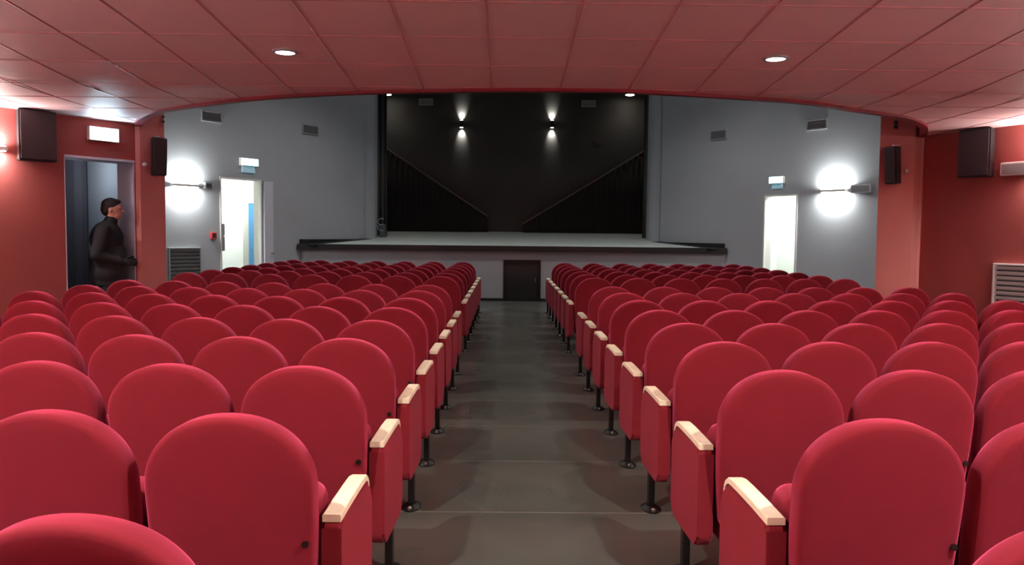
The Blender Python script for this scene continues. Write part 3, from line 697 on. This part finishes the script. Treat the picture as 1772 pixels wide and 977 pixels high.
def make_seat(side, aisle):
    t = thing('cinema_seat', '', 'seat')
    mesh_obj('backrest', build_back(), M['velvet'], t, smooth=True)
    mesh_obj('seat_cushion', build_cushion(), M['velvet'], t, smooth=True)
    ax = side*0.2535
    pn = wn(mesh_obj('arm_panel', rounded_panel(ax, 0.045, 0.11, 0.47, 0.23, 0.605, 0.05, 0.05), M['velvet_side'], t, smooth=True))
    lg = mesh_obj('leg', leg_bm(ax), M['black_metal'], t)
    bm = bmesh.new(); cyl(bm, (0.210, 0.0, 0.565), (0.210, 0.012, 0.565), 0.010, n=14); mesh_obj('bolt_cap', bm, M['plastic'], t)
    bm = bmesh.new(); cyl(bm, (-side*0.20, 0.15, 0.40), (side*0.24, 0.15, 0.40), 0.014, n=10); mesh_obj('hinge_rod', bm, M['black_metal'], t)
    if aisle:
        ex = -side*0.264
        wn(mesh_obj('end_panel', rounded_panel(ex, 0.062, 0.07, 0.50, 0.215, 0.602, 0.05, 0.07), M['velvet_side'], t, smooth=True))
        o = mesh_obj('armrest', wood_arm(ex), M['wood'], t); o['label'] = 'pale wooden armrest'
        lg2 = mesh_obj('leg', leg_bm(ex), M['black_metal'], t)
        bl = mesh_obj('bolt', bolt_bm(ex), M['steel'], lg2)
    return t
# fix the cap so that it sits on the rear face of the leaning back
def copy_tree(o, parent=None):
    c = o.copy(); COL.objects.link(c); c.parent = parent
    for ch in list(o.children): copy_tree(ch, c)
    return c
for side in (-1, 1):
    for aisle in (True, False):
        protos[(side, aisle)] = make_seat(side, aisle)
        for ch in protos[(side, aisle)].children:
            if ch.name.startswith('bolt_cap'):
                ch.location = (0, -0.042+0.13*(SEAT_H-0.565)-0.008, 0)
used = set()
ORD = ['', 'first', 'second', 'third', 'fourth', 'fifth', 'sixth', 'seventh', 'eighth', 'ninth']
Y0, RPITCH, C1, CP, KC, DBR = 1.3628, 0.8022, 0.8974, 0.5072, 0.0223, -0.0428
SW = {-1: 'left', 1: 'right'}
for row in range(0, 17):
    if row == 9: continue
    for side in (-1, 1):
        for col in range(1, 8):
            if row == 0 and col > 1: continue
            if row == 1 and col > 2: continue
            if row == 2 and col > 4: continue
            x = side*(C1+CP*(col-1)); y = Y0+RPITCH*row+KC*x*x+(DBR if row > 9 else 0)
            key = (side, col == 1)
            if key in used: s = copy_tree(protos[key])
            else: s = protos[key]; used.add(key)
            s.location = (x, y, 0); s.rotation_euler = (0, 0, math.atan(2*KC*x)*0.8)
            blk, r = ('near block', row+1) if row < 9 else ('far block', row-9)
            pos = '' if col == 1 else ('%s from aisle' % ORD[col])
            if row == 0: s['label'] = 'nearest red seat, mostly cut off at the bottom %s of the picture' % SW[side]
            elif col == 1: s['label'] = 'red wooden-armed end seat on the %s of the aisle, %s, %s row from camera' % (SW[side], blk, ORD[r])
            else: s['label'] = 'red seat %s of aisle, %s, %s row from camera, %s' % (SW[side], blk, ORD[r], pos)
            s['group'] = 'red cinema seats in rows'

# ------------------------------------------------------------------ the person in the doorway
def capsule(bm, p, q, r0, r1, n=14, sy=1.0):
    p, q = Vector(p), Vector(q)
    cyl(bm, p, q, r0, r1, n=n)
    for c, r in ((p, r0), (q, r1)): bmesh.ops.create_uvsphere(bm, u_segments=n, v_segments=10, radius=r, matrix=Matrix.Translation(c))
def ell(bm, c, sx, sy, sz, rot=None):
    m = Matrix.Translation(c)
    if rot is not None: m = m @ rot
    bmesh.ops.create_uvsphere(bm, u_segments=24, v_segments=16, radius=1, matrix=m @ Matrix.Diagonal((sx, sy, sz, 1)))
def remeshed(name, bm, m, parent, vox, sm=6):
    o = mesh_obj(name, bm, m, parent, smooth=True)
    r = o.modifiers.new('remesh', 'REMESH'); r.mode = 'VOXEL'; r.voxel_size = vox; r.use_smooth_shade = True
    s = o.modifiers.new('smooth', 'SMOOTH'); s.iterations = sm; s.factor = 0.5
    return o
def hand(bm, s, wr, g):
    """palm, four separate curled fingers and a thumb; g = extra thickness for a glove"""
    pm = wr+Vector((0.045, -s*0.02, -0.008)); capsule(bm, wr, pm, 0.026+g, 0.03+g, 10)
    ell(bm, pm+Vector((0.02, -s*0.005, 0)), 0.045+g, 0.018+g, 0.040+g)
    for k, (dz, L) in enumerate(((0.030, 0.034), (0.011, 0.038), (-0.009, 0.035), (-0.028, 0.028))):
        a0 = pm+Vector((0.055, -s*0.008, dz)); a1 = a0+Vector((L*0.9, -s*0.012, -0.006)); a2 = a1+Vector((L*0.35, -s*L*0.65, -0.008)); a3 = a2+Vector((-0.008, -s*0.018, -0.003))
        capsule(bm, a0, a1, 0.0095+g, 0.009+g, 8); capsule(bm, a1, a2, 0.009+g, 0.0085+g, 8); capsule(bm, a2, a3, 0.0085+g, 0.0075+g, 8)
    b0 = pm+Vector((0.0, 0, 0.030)); b1 = b0+Vector((0.032, -s*0.012, 0.026)); b2 = b1+Vector((0.026, -s*0.014, 0.002))
    capsule(bm, b0, b1, 0.012+g, 0.011+g, 8); capsule(bm, b1, b2, 0.011+g, 0.009+g, 8)
# faces local +X, feet at the origin
man = thing('person', 'person in a dark coat standing in the left doorway, facing right towards the stage', 'person', (-4.90, 9.72, 0), 0.30)
bm = bmesh.new()
ell(bm, (0.055, 0, 1.675), 0.098, 0.077, 0.118)                                  # skull
ell(bm, (0.095, 0, 1.625), 0.062, 0.056, 0.085)                                  # face and jaw
ell(bm, (0.118, 0, 1.575), 0.028, 0.030, 0.024)                                  # chin
capsule(bm, (0.148, 0, 1.675), (0.172, 0, 1.642), 0.010, 0.014, 10)              # nose
ell(bm, (0.140, 0, 1.692), 0.022, 0.048, 0.012)                                  # brow
ell(bm, (0.147, 0, 1.608), 0.012, 0.024, 0.009)                                  # lips
for s in (-1, 1):
    ell(bm, (0.045, s*0.078, 1.655), 0.020, 0.010, 0.032)                        # ears
    ell(bm, (0.142, s*0.030, 1.672), 0.010, 0.013, 0.009)                        # eyes
capsule(bm, (0.02, 0, 1.45), (0.045, 0, 1.60), 0.062, 0.055)                     # neck
ell(bm, (0.0, 0, 1.28), 0.115, 0.175, 0.20); ell(bm, (0.02, 0, 1.05), 0.125, 0.155, 0.18); ell(bm, (0, 0, 0.93), 0.12, 0.165, 0.13)
hands = {-1: (0.235, -0.10, 1.03), 1: (0.225, 0.09, 1.02)}
for s in (-1, 1):
    sh = Vector((-0.01, s*0.19, 1.41)); el = Vector((-0.075, s*0.245, 1.13)); wr = Vector((0.155, s*0.15, 1.045))
    capsule(bm, sh, el, 0.052, 0.042); capsule(bm, el, wr, 0.042, 0.028)
    hand(bm, s, wr, 0.0)
    hip = Vector((0, s*0.09, 0.90)); kn = Vector((0.02, s*0.105, 0.50)); an = Vector((-0.01, s*0.11, 0.09))
    capsule(bm, hip, kn, 0.085, 0.058); capsule(bm, kn, an, 0.055, 0.04); capsule(bm, an+Vector((0, 0, -0.03)), an+Vector((0.13, 0, -0.05)), 0.036, 0.026)
remeshed('body', bm, M['skin'], man, 0.006, 3)
for s in (-1, 1):
    bm = bmesh.new(); hand(bm, s, Vector((0.155, s*0.15, 1.045)), 0.0025)
    remeshed('glove', bm, M['coat'], man, 0.004, 1)
bm = bmesh.new()     # coat
ell(bm, (-0.015, 0, 1.31), 0.185, 0.235, 0.22); ell(bm, (0.0, 0, 1.08), 0.215, 0.235, 0.25); ell(bm, (-0.005, 0, 0.90), 0.205, 0.235, 0.17)
ell(bm, (0.075, 0, 1.10), 0.135, 0.16, 0.17)
cyl(bm, (0, 0, 0.76), (0, 0, 1.0), 0.205, 0.215, 24)
for s in (-1, 1):
    sh = Vector((-0.015, s*0.185, 1.405)); el = Vector((-0.085, s*0.25, 1.13)); wr = Vector((0.13, s*0.16, 1.05))
    capsule(bm, sh, el, 0.085, 0.074); capsule(bm, el, wr, 0.072, 0.052)
capsule(bm, (0.01, 0, 1.46), (0.035, 0, 1.525), 0.095, 0.078, 20)
remeshed('coat', bm, M['coat'], man, 0.010, 8)
bm = bmesh.new()
for s in (-1, 1):
    capsule(bm, (0, s*0.09, 0.92), (0.02, s*0.105, 0.50), 0.115, 0.082); capsule(bm, (0.02, s*0.105, 0.50), (-0.01, s*0.11, 0.12), 0.082, 0.066)
ell(bm, (0, 0, 0.88), 0.14, 0.18, 0.12)
remeshed('trousers', bm, M['trousers'], man, 0.010, 5)
for s in (-1, 1):
    bm = bmesh.new(); capsule(bm, (-0.02, s*0.11, 0.052), (0.15, s*0.115, 0.045), 0.05, 0.042); bx(bm, -0.07, 0.19, s*0.112-0.045, s*0.112+0.045, 0.0, 0.03, 0.008)
    remeshed('shoe', bm, M['shoe'], man, 0.008, 3)
bm = bmesh.new()     # short dark hair covering crown and nape
ell(bm, (0.035, 0, 1.715), 0.105, 0.086, 0.088); ell(bm, (-0.005, 0, 1.665), 0.070, 0.080, 0.085); ell(bm, (0.085, 0, 1.755), 0.065, 0.066, 0.034)
remeshed('hair', bm, M['hair'], man, 0.007, 2)
